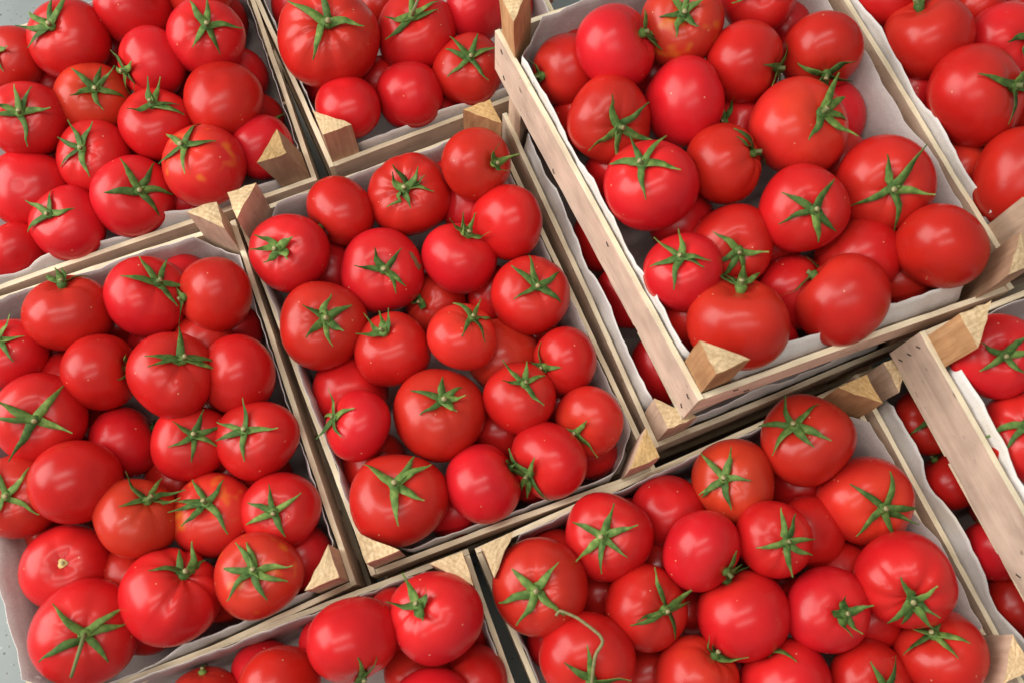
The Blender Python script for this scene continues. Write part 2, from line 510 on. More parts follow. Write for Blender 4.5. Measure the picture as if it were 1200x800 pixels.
POST_LOOK = {('A', 'NR'): ([POST_GREY, END_WARM], (-1.35, 0.25)), ('D', 'NL'): ([POST_WARM, END], (0.1, 0.1)), ('D', 'NR'): ([POST_SIDE, END], (0, 0)),
             ('D', 'FL'): ([POST_WARM, END], (-0.3, 0.1)), ('I', 'FL'): ([POST_WARM, END], (0, 0)), ('B', 'NL'): ([POST_SIDE, END], (0, 0)),
             ('C', 'FR'): ([POST_WARM, END_WARM], (0, 0)), ('C', 'FL'): ([POST_PALE, END], (0, 0)), ('F', 'FR'): ([POST_PALE, END], (0, 0)),
             ('H', 'FR'): ([POST_WARM, END_WARM], (0, 0)), ('C', 'NR'): ([POST_PALE, END_WARM], (0, 0))}


def build_crate(c):
    x, y, t, U, V, z = CR[c]
    cx, cy = crate_xy(c, U / 2, V / 2)
    root = bpy.data.objects.new("wooden_crate", None)
    COL.objects.link(root)
    root.location = W((cx, cy, -(z - BASE)))
    root.rotation_euler = (0, 0, -t)
    tag(root, CR_LABEL[c], "crate", "wooden crates of tomatoes")
    hu, hv = U / 2, V / 2
    sd = ord(c) * 17
    # long = along the crate's longer side; side boards overlap the ends of the cross boards
    P = {k: corner(c, k, hu, hv) for k in ('FL', 'FR', 'NL', 'NR')}

    def side(name, k0, k1, cut, h, top, seed, **kw):
        p, q = np.array(P[k0]), np.array(P[k1])
        d = (q - p) / np.linalg.norm(q - p)
        inn = np.array([-d[1], d[0]])
        p, q = p + d * cut, q - d * cut
        return board(name, root, float(np.linalg.norm(q - p)), h, frame((p[0], p[1], BASE - top), d, inn), seed=seed, **kw)
    # local Y of a board points into the crate when its corners are taken clockwise seen from below
    if V >= U:
        bl = side("side_board", 'FL', 'NL', 0, 6.6, 6.6, sd, rough=0.07, n=26)
        br = side("side_board", 'NR', 'FR', 0, 6.6, 6.6, sd + 1, rough=0.07, n=26)
        ends = [side("end_board", 'NL', 'NR', TH, 4.6, 4.8, sd + 2, rough=0.09), side("end_board", 'FR', 'FL', TH, 4.6, 4.8, sd + 3, rough=0.14)]
    else:
        bl = side("side_board", 'NL', 'NR', 0, 6.6, 6.6, sd, rough=0.07, n=26)
        br = side("side_board", 'FR', 'FL', 0, 6.6, 6.6, sd + 1, rough=0.07, n=26)
        ends = [side("end_board", 'FL', 'NL', TH, 4.6, 4.8, sd + 2, rough=0.09), side("end_board", 'NR', 'FR', TH, 4.6, 4.8, sd + 3, rough=0.12)]
    # floor slats
    ns = 4
    wd = (V - 3.0) / ns
    for k in range(ns):
        y0 = -hv + 1.0 + k * (wd + 0.25)
        o = board("floor_slat", root, U - 0.3, wd - 0.5, Matrix(), seed=sd + 20 + k, n=4)
        o.matrix_local = Matrix(((1, 0, 0, (-hu + .15) * CM), (0, 0, 1, y0 * CM), (0, -1, 0, (TH - 0.2) * CM), (0, 0, 0, 1)))
    for k, (a, b_) in (('FL', (-1, 1)), ('FR', (1, 1)), ('NL', (-1, -1)), ('NR', (1, -1))):
        mats, lean = POST_LOOK.get((c, k), ([random.choice([POST_SIDE, POST_PALE, POST_PALE]), END], (0, 0)))
        inset = TH + 0.04
        post(root, (P[k][0] - a * inset, P[k][1] - b_ * inset), -a, -b_, lean, mats, BASE + POST_H + random.uniform(-.12, .0), sd + 40 + a * 2 + b_, z0=0.1)
    return root, bl, br, ends


CRATES = {}
for c in CR:
    CRATES[c] = build_crate(c)


# every crate of the middle layer stands on another one
for c in CR:
    if CR[c][5] > 0: continue
    src = CRATES[c][0]
    low_c = src.copy(); COL.objects.link(low_c)
    low_c.location = src.location - Vector((0, 0, STEP * CM))
    low_c["label"] = "bottom wooden crate standing on the floor, right under the " + CR_NAME.get(c, "crate that carries the top-right crate")
    low_c["group"] = "bottom crates of the stacks"
    for ch in list(src.children):
        k = ch.copy(); COL.objects.link(k); k.parent = low_c


def staple(board_obj, x, z, turn=0.5):
    """a short rusty staple standing proud of the board's outer face"""
    vs, fs = [], []
    L_, w, h = 0.55, 0.09, 0.09
    pts = [(-L_ / 2, 0.02), (-L_ / 2 + 0.06, -0.09), (L_ / 2 - 0.06, -0.10), (L_ / 2, 0.02)]
    for (px, py) in pts:
        for dz in (-w / 2, w / 2):
            for dy in (0, 0.07):
                vs.append(((px) * CM, (py + dy) * CM, dz * CM))
    for i in range(3):
        a = i * 4
        b_ = a + 4
        fs += [(a, a + 2, b_ + 2, b_), (a + 1, b_ + 1, b_ + 3, a + 3), (a, b_, b_ + 1, a + 1), (a + 2, a + 3, b_ + 3, b_ + 2)]
    fs += [(0, 1, 3, 2), (12, 14, 15, 13)]
    o = mesh_obj("staple", vs, fs, [STAPLE], board_obj)
    o.matrix_local = Matrix.Translation((x * CM, 0.004 * CM, z * CM)) @ Matrix.Rotation(turn, 4, 'Y')
    return o


# side board mesh of an upright crate runs from its near end (x = 0) to its far end
dl = CRATES['D'][1]
for x, z in ((39.6, 1.4), (39.5, 4.6), (1.6, 5.2), (2.2, 1.5), (13.5, 1.1), (24.0, 5.3)):
    staple(dl, x, z, random.uniform(0.3, 0.9))
il = CRATES['I'][1]
for x, z in ((1.1, 1.3), (1.1, 3.2), (1.0, 5.2), (22.0, 1.2)):
    staple(il, x, z, -0.9)
dn = CRATES['D'][3][0]
for x, z in ((3.3, 3.6), (5.0, 1.2)):
    staple(dn, x, z, 0.2)


# ------------------------------------------------------------------ paper liners
LINER_LABEL = {
    'A': "paper liner with a pale flap showing above the near board of the top-left crate",
    'B': "white paper liner edge along the near board behind the middle crate",
    'C': "grey paper liner inside the middle crate, standing against its far board",
    'D': "large grey paper liner of the raised crate, creased and stained along its far side",
    'E': "wavy edge of pale paper liner in the top-right crate",
    'F': "grey paper liner flaring out over the speckled floor beside the left crate",
    'G': "pinkish grey paper liner standing above the far board of the bottom crate beside the floor",
    'H': "grey paper liner of the sideways crate, curling up broadly by its right-hand post",
    'I': "paper liner with a wavy edge behind the stapled side board",
    'K': "shaded pale paper edge in the gap under the raised crate's side board",
    'J': "shaded pale paper edge in the gap under the stapled side board",
}
# per side (F far, R right, N near, L left): rise above the rim, wave height, lean outwards above the rim, crowding inwards below it
DEF = {'F': (0.2, 0.35, 0.05, 0.3), 'R': (0.4, 0.45, 0.0, 0.3), 'N': (0.5, 0.6, -0.6, 0.2), 'L': (0.5, 0.5, -0.2, 0.2)}
LSIDE = {
    'A': {'F': (1.2, 0.3, 0.1, 2.4), 'N': (0.5, 0.7, -0.7, 0.2)},
    'B': {'N': (0.7, 0.4, -0.4, 0.2)},
    'C': {'F': (0.9, 0.25, 0.25, 1.6), 'R': (0.8, 0.5, 0.3, 2.0), 'L': (0.9, 0.4, 0.5, 0.2), 'N': (0.2, 0.4, -0.4, 0.2)},
    'D': {'F': (0.8, 0.5, 0.1, 2.4), 'R': (1.5, 0.4, 0.2, 2.8), 'N': (1.5, 0.6, -1.0, 0.0), 'L': (1.1, 0.6, -0.05, -0.1)},
    'E': {'L': (1.1, 0.5, 0.0, 0.1)},
    'F': {'F': (0.8, 0.25, 0.25, 1.6), 'L': (1.5, 0.4, 0.55, 2.6), 'N': (0.5, 0.7, -0.6, 0.2), 'R': (0.8, 0.5, 0.3, 0.3)},
    'G': {'F': (1.3, 0.3, 0.2, 0.6), 'R': (0.8, 0.3, 0.25, 0.8), 'L': (1.0, .3, .3, .3)},
    'H': {'F': (1.2, 0.3, 0.2, 0.6), 'R': (1.3, 0.6, 0.5, 2.8), 'L': (0.9, 0.4, 0.4, 0.2)},
    'K': {'L': (2.3, 0.9, -0.25, -0.1)}, 'J': {'L': (2.0, 1.0, -0.2, -0.1), 'F': (0.6, .3, 0, .2)},
    'I': {'L': (1.0, 0.6, -0.35, 0.0), 'F': (0.8, 0.4, 0, 0.8)},
}


def build_liner(c):
    x, y, t, U, V, z = CR[c]
    hu, hv = U / 2 - TH - 0.12, V / 2 - TH - 0.12
    ch = LEG + 0.75                                   # the paper cuts the corner in front of the post
    r = random.Random(ord(c) * 31)
    ph = [r.uniform(0, 6.28) for _ in range(16)]
    path = []                                         # (px, py, nx, ny, side, s)
    corners = [((-hu + ch, hv), (hu - ch, hv), 'F', (0, 1)), ((hu, hv - ch), (hu, -hv + ch), 'R', (1, 0)),
               ((hu - ch, -hv), (-hu + ch, -hv), 'N', (0, -1)), ((-hu, -hv + ch), (-hu, hv - ch), 'L', (-1, 0))]
    for i, (a, b_, s, n) in enumerate(corners):
        ln = math.hypot(b_[0] - a[0], b_[1] - a[1]); k = int(ln / 0.8)
        for j in range(k + 1):
            q = j / k
            path.append((a[0] + (b_[0] - a[0]) * q, a[1] + (b_[1] - a[1]) * q, n[0], n[1], s, s, q, 0.0))
        a2, n2, s2 = corners[(i + 1) % 4][0], corners[(i + 1) % 4][3], corners[(i + 1) % 4][2]
        for j in range(1, 8):
            q = j / 8
            ctrl = (b_[0] + (a2[0] - b_[0]) * .5 + (n[0] + n2[0]) * 0.55, b_[1] + (a2[1] - b_[1]) * .5 + (n[1] + n2[1]) * 0.55)
            px = (1 - q) ** 2 * b_[0] + 2 * q * (1 - q) * ctrl[0] + q * q * a2[0]
            py = (1 - q) ** 2 * b_[1] + 2 * q * (1 - q) * ctrl[1] + q * q * a2[1]
            nx, ny = n[0] * (1 - q) + n2[0] * q, n[1] * (1 - q) + n2[1] * q
            nl = math.hypot(nx, ny)
            path.append((px, py, nx / nl, ny / nl, s, s2, q, math.sin(q * math.pi)))
    m = len(path)

    def prm(s):
        return LSIDE.get(c, {}).get(s, DEF[s])

    levels = [0, .12, .25, .36, .47, .58, .68, .77, .85, .92, 1.0]
    vs = []
    dist = 0
    for i, (px, py, nx, ny, s1, s2, q, cn) in enumerate(path):
        a, b_ = prm(s1), prm(s2)
        w = q if s1 != s2 or cn > 0 else 0
        rise, wave, lean, crowd = [a[k] * (1 - w) + b_[k] * w for k in range(4)]
        dist += math.hypot(px - path[i - 1][0], py - path[i - 1][1]) if i else 0
        edge = 0 if cn > 0 else min(1, 5 * q, 5 * (1 - q))
        top = BASE + rise * (1 - 0.6 * cn) - 0.9 * cn * (1 if (c, s1) not in (('H', 'F'), ('F', 'N')) else 0.2) + wave * edge * (0.7 * math.sin(dist * 0.55 + ph[0]) + 0.3 * math.sin(dist * 1.05 + ph[1]) )
        for L_ in levels:
            zz = 0.95 + (top - 0.95) * L_
            over = max(0.0, zz - (BASE - 1.2)) / 2.2 if lean <= 0 else max(0.0, zz - BASE - 0.25) / 1.2
            dpt = crowd * max(0.0, 1 - L_ * 0.93) ** 0.9
            wr = 0.10 * math.sin(dist * 0.9 + L_ * 3 + ph[3]) + 0.07 * math.sin(dist * 2.3 - L_ * 5 + ph[4])
            off = lean * min(over, 1.6) - dpt - 0.12 - abs(wr)
            if lean <= 0: off = min(off, -0.02)
            sx, sy = skew_xy(c, px + nx * off, py + ny * off, U / 2, V / 2)
            vs.append((sx, sy, zz, nx, ny))
    nl = len(levels)
    inner = [(a, b_, z_) for a, b_, z_, _, _ in vs]
    outer = [(a + nx * 0.05, b_ + ny * 0.05, z_) for a, b_, z_, nx, ny in vs]
    allv = inner + outer
    O_ = len(inner)
    fs, mi = [], []
    for i in range(m):
        j = (i + 1) % m
        for k in range(nl - 1):
            fs.append((i * nl + k, j * nl + k, j * nl + k + 1, i * nl + k + 1)); mi.append(0)
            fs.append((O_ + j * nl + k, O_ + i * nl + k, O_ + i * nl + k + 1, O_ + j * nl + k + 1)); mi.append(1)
        fs.append((i * nl + nl - 1, j * nl + nl - 1, O_ + j * nl + nl - 1, O_ + i * nl + nl - 1)); mi.append(1)
    base = [i * nl for i in range(m)]
    allv.append((0, 0, 0.95)); cc = len(allv) - 1
    for i in range(m):
        fs.append((base[(i + 1) % m], base[i], cc)); mi.append(0)
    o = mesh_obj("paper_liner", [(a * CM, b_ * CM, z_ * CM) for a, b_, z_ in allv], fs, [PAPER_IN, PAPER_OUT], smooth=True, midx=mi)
    cx, cy = crate_xy(c, U / 2, V / 2)
    o.location = W((cx, cy, -(z - BASE)))
    o.rotation_euler = (0, 0, -t)
    tag(o, LINER_LABEL[c], "paper liner", "paper liners in the crates")
    return o


for c in LINER_LABEL:
    build_liner(c)

# ------------------------------------------------------------------ tomatoes
# crate; centre and radius in the photograph's pixels; stem point ('-' = stem end turned away); sepal directions in degrees;
# flags: layer (up/dn/lo), or = orange-red, yel = yellow blotches, rib = ribbed, scar = bare stem scar, curl, prof, stalk, gone = no calyx; label text
DATA = """
A 82 47 46|65 33|150 85 60 190 220|up long|tomato by the far paper edge, calyx swept up towards the floor corner
A 158 8 46|-||up|plain tomato with a black speck, cut by the top edge, second along the far board
A 241 45 44|243 33|75 120 0 230 290||tomato with spread calyx beneath the one cut by the top edge, top-left crate
A 236 -10 38|-|||plain tomato cut by the top edge, above the spread-calyx tomato of the top-left crate
A 12 70 39|-6 62|5 80 300||tomato cut by the left edge, highest of those in the top-left crate
A 180 75 41|150 82|115 180 40 265 300|prof|tomato with a withered calyx on its left flank, top-left crate
A 109 117 43|112 105|75 135 40 195 270 350|or|tomato whose calyx has a yellow-green heart, long pointed sepals, top-left crate
A 33 141 44|26 134|95 65 5 285 150 180||tomato with six-pointed calyx near the left edge, second row down, top-left crate
A 184 146 43|180 123|105 60 0 345 210||tomato with calyx tipped upwards in the centre of the top-left crate
A 262 117 46|-||up|large smooth stemless-looking tomato near the shared wooden edge, top-left crate
A 113 187 43|100 177|105 65 160 215 275||tomato with curled five-pointed calyx, left of the orange-tinged one, top-left crate
A 240 194 48|220 173|150 70 5 215 270|yel up|tomato with yellow tinge under a tall upright sepal, beside the near posts, top-left crate
A 311 172 37|-|||plain tomato half hidden by the grey corner post of the top-left crate
A 159 237 47|165 230|112 60 0 310 185||tomato with a flat five-pointed star calyx nearest the crate's front edge, top-left crate
A 38 223 46|-||up|smooth tomato with small blossom scar facing up at the left edge, top-left crate
A 83 270 43|63 259|145 80 10 215||tomato with small calyx on its left shoulder at the front board, top-left crate
A 21 297 34|-|||small plain tomato in the front row by the left edge, top-left crate
A 297 85 38|-||lo|shaded tomato against the right board, above the post, top-left crate
A 283 15 36|-||lo|shaded tomato in the far right corner of the top-left crate
A 130 65 35|-||lo|shaded tomato peeping out left of the withered-calyx one, top-left crate
A 62 100 33|-||lo|shaded tomato between the two left-hand starred tomatoes, top-left crate
A 172 195 34|178 193|80 10|lo|shaded tomato with a sepal showing, in the gap left of the yellow-tinged one, top-left crate
A 322 131 30|334 133|300 20|lo|shaded tomato with a green sepal, wedged between right board and post tomato, top-left crate
A 218 245 36|-||lo|shaded tomato squeezed under the yellow-tinged one at the near board, top-left crate
A 98 232 34|-||lo|shaded tomato behind the small-calyx one of the front row, top-left crate
A 205 95 34|-||lo|shaded tomato in the gap below the highest spread calyx, top-left crate
A 60 185 34|-||lo|shaded tomato in the gap beside the smooth blossom-scar tomato, top-left crate
B 385 47 58|384 29|90 155 0 250|rib up|very large deeply ribbed tomato with upright thick calyx, top middle crate
B 488 39 47|484 21|95 30 225 195 5|up stalk|tomato with a stub of yellow stalk beside the big ribbed tomato
B 408 126 38|-||up|small plain tomato beside the pale corner post under the ribbed tomato
B 483 117 39|-|||plain tomato with a pinprick scar at the front board, top middle crate
B 550 86 41|552 73|135 70 165 300 215 20|up|tomato with six-pointed calyx pressed against the raised crate's board end
B 558 12 38|-|||plain tomato beside the raised crate's dark post, cut by the top edge
B 338 12 34|-||lo|shaded tomato peeping out left of the huge ribbed one, top middle crate
B 445 3 32|-||lo|shaded tomato between the huge ribbed one and the yellow-stalk one, top middle crate
B 442 95 34|455 140|270|lo|shaded tomato with a green tip, between the two plain front ones, top middle crate
B 362 105 32|-||lo|shaded tomato in the gap by the left board under the ribbed one, top middle crate
B 615 0 30|-||lo|shaded bit of tomato behind the raised crate's far post
B 520 130 34|-||lo|shaded tomato between the pinprick-scar one and the six-pointed one, top middle crate
C 400 248 41|370 270|150 240 200|prof|plain round tomato with sepals peeping out underneath, behind the curled-calyx tomato, middle crate
C 480 229 48|475 222|110 150 40 290 240 20 5|rib short|ribbed tomato with small thin calyx in the far row, middle crate
C 558 193 42|579 192|25 120 200 290|curl|tomato in the far corner of the middle crate with knotted calyx facing sideways
C 596 260 44|-||up|plain glossy tomato against the far side board, middle crate
C 338 297 46|324 293|180 130 40 320 250|curl|tomato with dark shrivelled calyx in the far paper corner, middle crate
C 448 318 49|450 316|128 50 180 310 325|short|tomato with a brown corky mark near its calyx, middle crate
C 540 302 43|549 277|160 130 75 330 200|curl|tomato with ragged twisting calyx tipped away, middle crate
C 625 345 46|633 335|105 30 335 215 145||tomato with big spread calyx beside the paper near the raised crate, middle crate
C 371 384 51|373 377|92 35 325 270 215 150|short|tomato with a neat six-pointed star by the shared left wall, middle crate
C 460 410 44|450 391|160 88 200 50|curl|tomato with dark withered curling calyx in the centre of the middle crate
C 542 395 41|553 373|60 5 310 130 235|or up|small orange-red tomato with pale green calyx, middle crate
C 666 421 39|642 428|110 170 0 275 190||tomato with calyx on its left side, against the side wall, middle crate
C 515 485 54|518 470|98 45 0 163 220 315|up short|largest tomato of the middle crate, six short sepals facing up
C 609 466 42|614 451|80 25 172 310 140||tomato with hooked sepal to the right of the largest one, middle crate
C 420 498 42|392 489|88 35 275 235 165|up|tomato turned sideways with calyx toward the left paper wall, middle crate
C 696 491 41|680 505|165 315 175 50|or|orange-tinged tomato tucked in the near right corner, middle crate
C 467 585 56|462 568|143 52 30 270 325|up|big tomato with upright calyx by the near corner post, middle crate
C 567 570 46|608 545|160 220|prof|tall plain tomato at the near board between two with calyxes, middle crate
C 646 544 46|622 560|135 165 240 270 300 60||tomato with drooping calyx on its lower flank, near board, middle crate
C 511 354 37|494 352|100 200 300|lo curl|shaded tomato with a dark shrunken calyx, in the gap below the ragged-calyx one, middle crate
C 578 345 34|-||lo|shaded tomato left of the one with the big spread calyx, middle crate
C 594 414 44|-||lo or|shaded orange-red tomato right of the small orange-red one, middle crate
C 622 398 32|-||lo|shaded tomato under the big-spread-calyx one, beside the left-facing one, middle crate
C 408 455 44|-||lo|shaded tomato with a black dot, above the sideways one at the left wall, middle crate
C 385 318 36|-||lo|shaded tomato between the corner one and the corky-mark one, middle crate
C 583 508 38|-||lo|shaded tomato under the hooked-sepal one, middle crate
C 655 470 33|-||lo|shaded tomato between the hooked-sepal one and the orange-tinged one, middle crate
C 410 555 40|-||lo|shaded tomato by the left paper, beside the big upright-calyx one, middle crate
C 535 607 36|-||lo|shaded tomato under the near-board pair, middle crate
C 710 540 32|-||lo|shaded tomato in the near right corner under the orange-tinged one, middle crate
C 548 235 36|-||lo|shaded tomato between the ribbed one and the knotted-calyx one, middle crate
C 515 190 34|-||lo|shaded tomato against the far paper, behind the ribbed one, middle crate
C 640 590 32|-||lo|shaded tomato at the near board under the drooping-calyx one, middle crate
D 651 90 43|622 95|100 200 280|prof curl|tomato by the side board with dark calyx end turned to the wood, raised crate
D 720 57 49|752 40|95 5 330 315|prof|tomato with calyx seen edge-on at its right, far row, raised crate
D 798 30 49|800 17|130 80 40 310 245 195|yel up short|tomato with yellow-streaked calyx and a yellow patch, far row, raised crate
D 889 -5 44|894 -9|350 200|up|tomato cut by the top edge, beside the yellow-patched one, raised crate
D 872 74 47|912 80|65 150 280 250 350|prof up|plain-faced tomato with thin calyx on its right rim, raised crate
D 964 61 47|972 85|40 345 225 270 170||tomato with calyx at its underside next to the bare paper, raised crate
D 801 121 51|-||up|smooth oval tomato without visible stem, centre of the far half, raised crate
D 707 145 50|719 152|117 38 330 260 212|long|tomato with long five-pointed star by the side board, raised crate
D 760 219 54|751 197|120 58 172 270 0|up|tomato overlapping the star-calyx one, small four-armed calyx, raised crate
D 848 193 46|887 177|125 330 10 140|rib prof up|gently ribbed tomato with calyx hidden at its right shoulder, raised crate
D 936 150 58|961 133|75 45 350 320 250|or up long|large tomato with an orange tinge and upswept calyx, raised crate
D 941 245 51|953 246|147 65 310 285 195|up long|tomato with a twisted long sepal in the middle of the raised crate's near half
D 1036 217 56|1044 222|105 57 350 287 205|long|large tomato with star calyx beside the stained paper, raised crate
D 858 287 47|864 293|140 350 205 245 285|dn|tomato half covered by the heart-shaped one, dropping sepals, raised crate
D 797 321 46|794 305|80 150 355 335 250 195||tomato with six-pointed calyx close to the side board's middle, raised crate
D 863 378 58|867 338|140 30 150 75|prof sink deep|big heart-shaped tomato above the warm brown post, calyx on its top rim
D 931 342 45|966 322|130 240|dn prof|tomato wedged between the heart-shaped and the near round one, raised crate
D 1008 301 50|982 268|150 200|prof|plain tomato with stem end turned away under the long-sepal one, raised crate
D 1105 295 52|-||up|smooth stemless-looking tomato in the near right paper corner, raised crate
D 999 372 54|955 335|130 240|prof sink|large smooth tomato at the near board, sepals peeping behind it, raised crate
D 985 135 42|-||lo|shaded tomato peeping out right of the upswept-calyx one, raised crate
D 982 190 38|-||lo|shaded tomato on the bare paper between the two largest starred ones, raised crate
D 920 33 34|-||lo|shaded tomato by the far paper, above the two smooth ones, raised crate
D 665 48 34|-||lo|shaded tomato in the far left paper corner, raised crate
D 696 214 38|-||lo|shaded tomato at the side board under the long five-pointed star, raised crate
D 802 260 42|-||lo|shaded tomato under the four-armed-calyx one, raised crate
D 862 148 40|850 142|60 100|lo|shaded tomato with a green tendril, above the ribbed one, raised crate
D 788 388 40|-||lo|shaded tomato left of the heart-shaped one, by the side board, raised crate
D 905 420 42|-||lo|shaded tomato peeping out under the right of the heart-shaped one, raised crate
D 1060 352 40|-||lo|shaded tomato between the two smooth near ones, raised crate
D 905 290 36|-||lo|shaded tomato in the gap left of the twisted-sepal star, raised crate
K 683 290 38|-||under|dark tomato in the gap under the raised crate's board, highest of three
K 716 355 40|-||under|dark tomato in the gap under the raised crate's board, middle of three
K 757 440 42|-||under|dark tomato in the gap under the raised crate's board, nearest its corner post
D 770 80 36|-||lo|shaded tomato in the gap beneath the yellow-patched one, raised crate
D 640 150 36|-||lo|shaded tomato by the side board below the dark-calyx one, raised crate
E 1084 48 50|1069 10|120 100 80 40|prof up deep|heart-shaped tomato with its calyx on top, by the raised crate's paper edge
E 1036 -6 40|-|||tomato cut by the top edge behind the heart-shaped one, top-right crate
E 1140 5 37|1122 -4|200 260|dn|tomato cut by the top edge right of the heart-shaped one, top-right crate
E 1180 52 47|1204 45|180 240||tomato with its stem hollow at the right edge, top-right crate
E 1130 117 58|1172 106|65 25 335 160 270|up long|largest tomato of the top-right crate, crinkled calyx on its right
E 1208 127 44|-||dn|slice of tomato at the right edge behind the largest one, top-right crate
E 1188 215 58|-||up|big smooth tomato cut by the right edge, top-right crate
E 1122 195 37|1148 181|20 300|lo or|shaded orange tomato with a green sepal, under the crinkled-calyx one, top-right crate
E 1190 8 36|-||lo|shaded tomato in the far top corner of the top-right crate
E 1072 108 38|-||lo|shaded tomato under the heart-shaped one, top-right crate
E 1195 275 34|-||lo|shaded tomato under the big smooth one at the right edge, top-right crate
E 1090 150 36|-||lo|shaded tomato by the paper edge left of the crinkled-calyx one, top-right crate
F 81 368 48|74 334|160 100 65 25|prof up|tomato below the far board with calyx standing up in profile, left crate
F 174 348 48|184 332|130 70 175 355 310||tomato with calyx touching its neighbour's, far row, left crate
F 261 342 45|223 347|120 150 205 265|prof up|tall plain tomato in the far right corner, calyx on its left flank, left crate
F 117 436 46|152 431|40 285 240 130|prof up deep|heart-shaped tomato with calyx dangling at its right, left crate
F 203 439 50|214 422|90 170 5 350 190|up long|tomato with long sepals spread sideways, second row, left crate
F 290 434 46|254 441|150 235 170 265|prof up|plain tomato by the shared wall with calyx at its left, left crate
F 12 414 42|-1 398|60 300 0||tomato cut by the left edge, highest in the left crate
F 48 489 52|42 491|55 150 180 240 345|up long|large tomato with ragged calyx near the left edge, left crate
F 145 518 42|186 496|80 300 40|dn prof|smooth plain tomato beside a green stub, centre of the left crate
F 225 518 45|227 510|75 20 152 220 330 270|short|tomato with small six-pointed calyx in the centre of the left crate
F 312 511 47|299 501|86 2 168 200 262||tomato with five long sepals against the shared wall, left crate
F 89 565 50|-||up|glossy plain tomato with a yellow dot, resting on top near the left edge
F 18 583 48|5 583|50 330 250 115||scuffed tomato cut by the left edge beside the glossy plain one, left crate
F 160 607 48|170 586|143 72 18 350 195|or|tomato with bow-shaped calyx right of the glossy plain one, left crate
F 252 603 49|242 590|125 50 175 190 315 230|yel|tomato with a yellow patch and a fine curved crack, left crate
F 343 593 45|336 595|105 30 160 202 290||tomato with limp calyx next to the splintered shared wall, left crate
F 81 665 50|75 660||scar gone up|tomato with bare yellow stem scar and no calyx, beside the folded liner
F 200 699 57|212 674|115 60 38 170|rib up short|large lobed tomato with cupped upright calyx at the near board, left crate
F 305 679 50|299 674|117 103 8 335 287 222 180|yel up|yellow-mottled tomato with seven-pointed calyx by the near corner post, left crate
F 104 752 60|103 754|46 15 318 210 148|stalk up|large tomato with long drooping stalk in the near corner, left crate
F 140 375 36|-||lo|shaded tomato between the two far-row calyxed ones, left crate
F 213 317 32|-||lo|shaded tomato behind the tall one in the far corner, left crate
F 186 400 36|-||lo|shaded tomato above the sideways long-sepal one, left crate
F 246 398 37|-||lo|shaded tomato under the tall far-corner one, left crate
F 300 378 36|-||lo|shaded tomato at the shared wall under the far corner, left crate
F 62 420 36|-||lo|shaded tomato under the profile-calyx one of the far row, left crate
F 75 445 34|-||lo|shaded tomato left of the heart-shaped one, left crate
F 262 470 36|-||lo|shaded tomato between the sideways long-sepal one and the wall one, left crate
F 150 668 38|-||lo|shaded tomato between the bare-scar one and the lobed one, left crate
F 366 648 42|-||lo|shaded tomato behind the near right post, left crate
F 66 618 36|-||lo or|shaded orange tomato between the glossy one and the bare-scar one, left crate
F 203 560 36|-||lo|shaded tomato above the yellow-patched cracked one, left crate
F 302 560 36|-||lo|shaded tomato between the yellow-patched one and the limp-calyx one, left crate
F 272 722 36|-||lo|shaded tomato at the near board right of the lobed one, left crate
F 180 765 38|-||lo|shaded tomato at the near board right of the long-stalk one, left crate
F 100 505 34|-||lo|shaded tomato right of the ragged-calyx one, left crate
F 270 555 34|-||lo|shaded tomato under the small six-pointed one, left crate
F 130 640 34|-||lo|shaded tomato under the bow-calyx one, left crate
G 413 749 53|431 795|100 60 240|prof up|large plain tomato with calyx underneath at the bottom edge, bottom crate beside the floor
G 512 718 54|493 706|110 200 300 30|curl up|large tomato with a tiny dark rosette calyx, below the paired corner posts
G 573 790 41|536 786|100 220 260|prof|tomato cut by the bottom edge with calyx at its left, by the right wall
G 327 808 50|-||up|plain tomato cut by the bottom edge, left of the large plain one
G 240 818 40|234 788|90|dn|tomato just showing at the bottom edge with a single sepal tip
G 505 828 46|-|||tomato rim just showing at the bottom edge below the rosette-calyx one
G 491 782 40|-||lo yel|shaded wrinkled tomato at the bottom edge below the rosette one, bottom crate
G 452 700 37|-||lo|shaded tomato at the far board between the large plain and rosette ones
G 470 752 36|-||lo|shaded tomato in the gap below, between the large plain and rosette ones
G 570 737 32|-||lo|shaded tomato by the right wall beside the rosette one, bottom crate
G 305 768 40|-||lo|shaded tomato at the far board left of the large plain one, bottom crate
G 560 690 34|-||lo|shaded tomato under the paired posts, bottom crate
G 370 700 36|-||lo|shaded tomato at the far board above the large plain one, bottom crate
H 633 687 56|628 691|135 48 320 252 203|up|tomato with broad flat calyx by the far corner post, bottom-right crate
H 711 625 51|705 625|148 65 18 318 263 218|up|tomato with six-pointed star calyx in the far row, bottom-right crate
H 858 560 49|847 557|128 72 5 283 222 215|or up|orange-tinged tomato with star calyx under the raised crate's front, bottom-right crate
H 822 644 47|851 670|60 300 10|prof up|glossy plain tomato with calyx tucked at its lower right, bottom-right crate
H 907 631 44|919 634|95 70 10 325 275 200|long up|tomato with long spidery calyx at the centre of the bottom-right crate
H 757 712 49|778 714|105 35 18 300 213 190|long up|tomato with star calyx on its right side, centre left, bottom-right crate
H 688 770 55|692 794|88 150 12|stalk2 up|tomato with a long bent dry stalk reaching over it, bottom edge
H 871 721 54|855 682|195 60 25 75 190|prof up|large glossy tomato with calyx flared on its top rim, bottom-right crate
H 816 793 48|838 770|115 155 0 330|or curl|tomato at the bottom edge with yellow-green calyx, under the glossy one
H 920 800 53|904 766|45 355 200|prof|tomato cut by the bottom edge with calyx on its left shoulder, bottom-right crate
H 945 515 53|933 500|118 50 340 300 225 180|up|tomato with six-pointed calyx near the far right posts, bottom-right crate
H 1013 587 53|1031 595|138 62 3 330 282 222|or up|large orange-red tomato by the curved paper wall, bottom-right crate
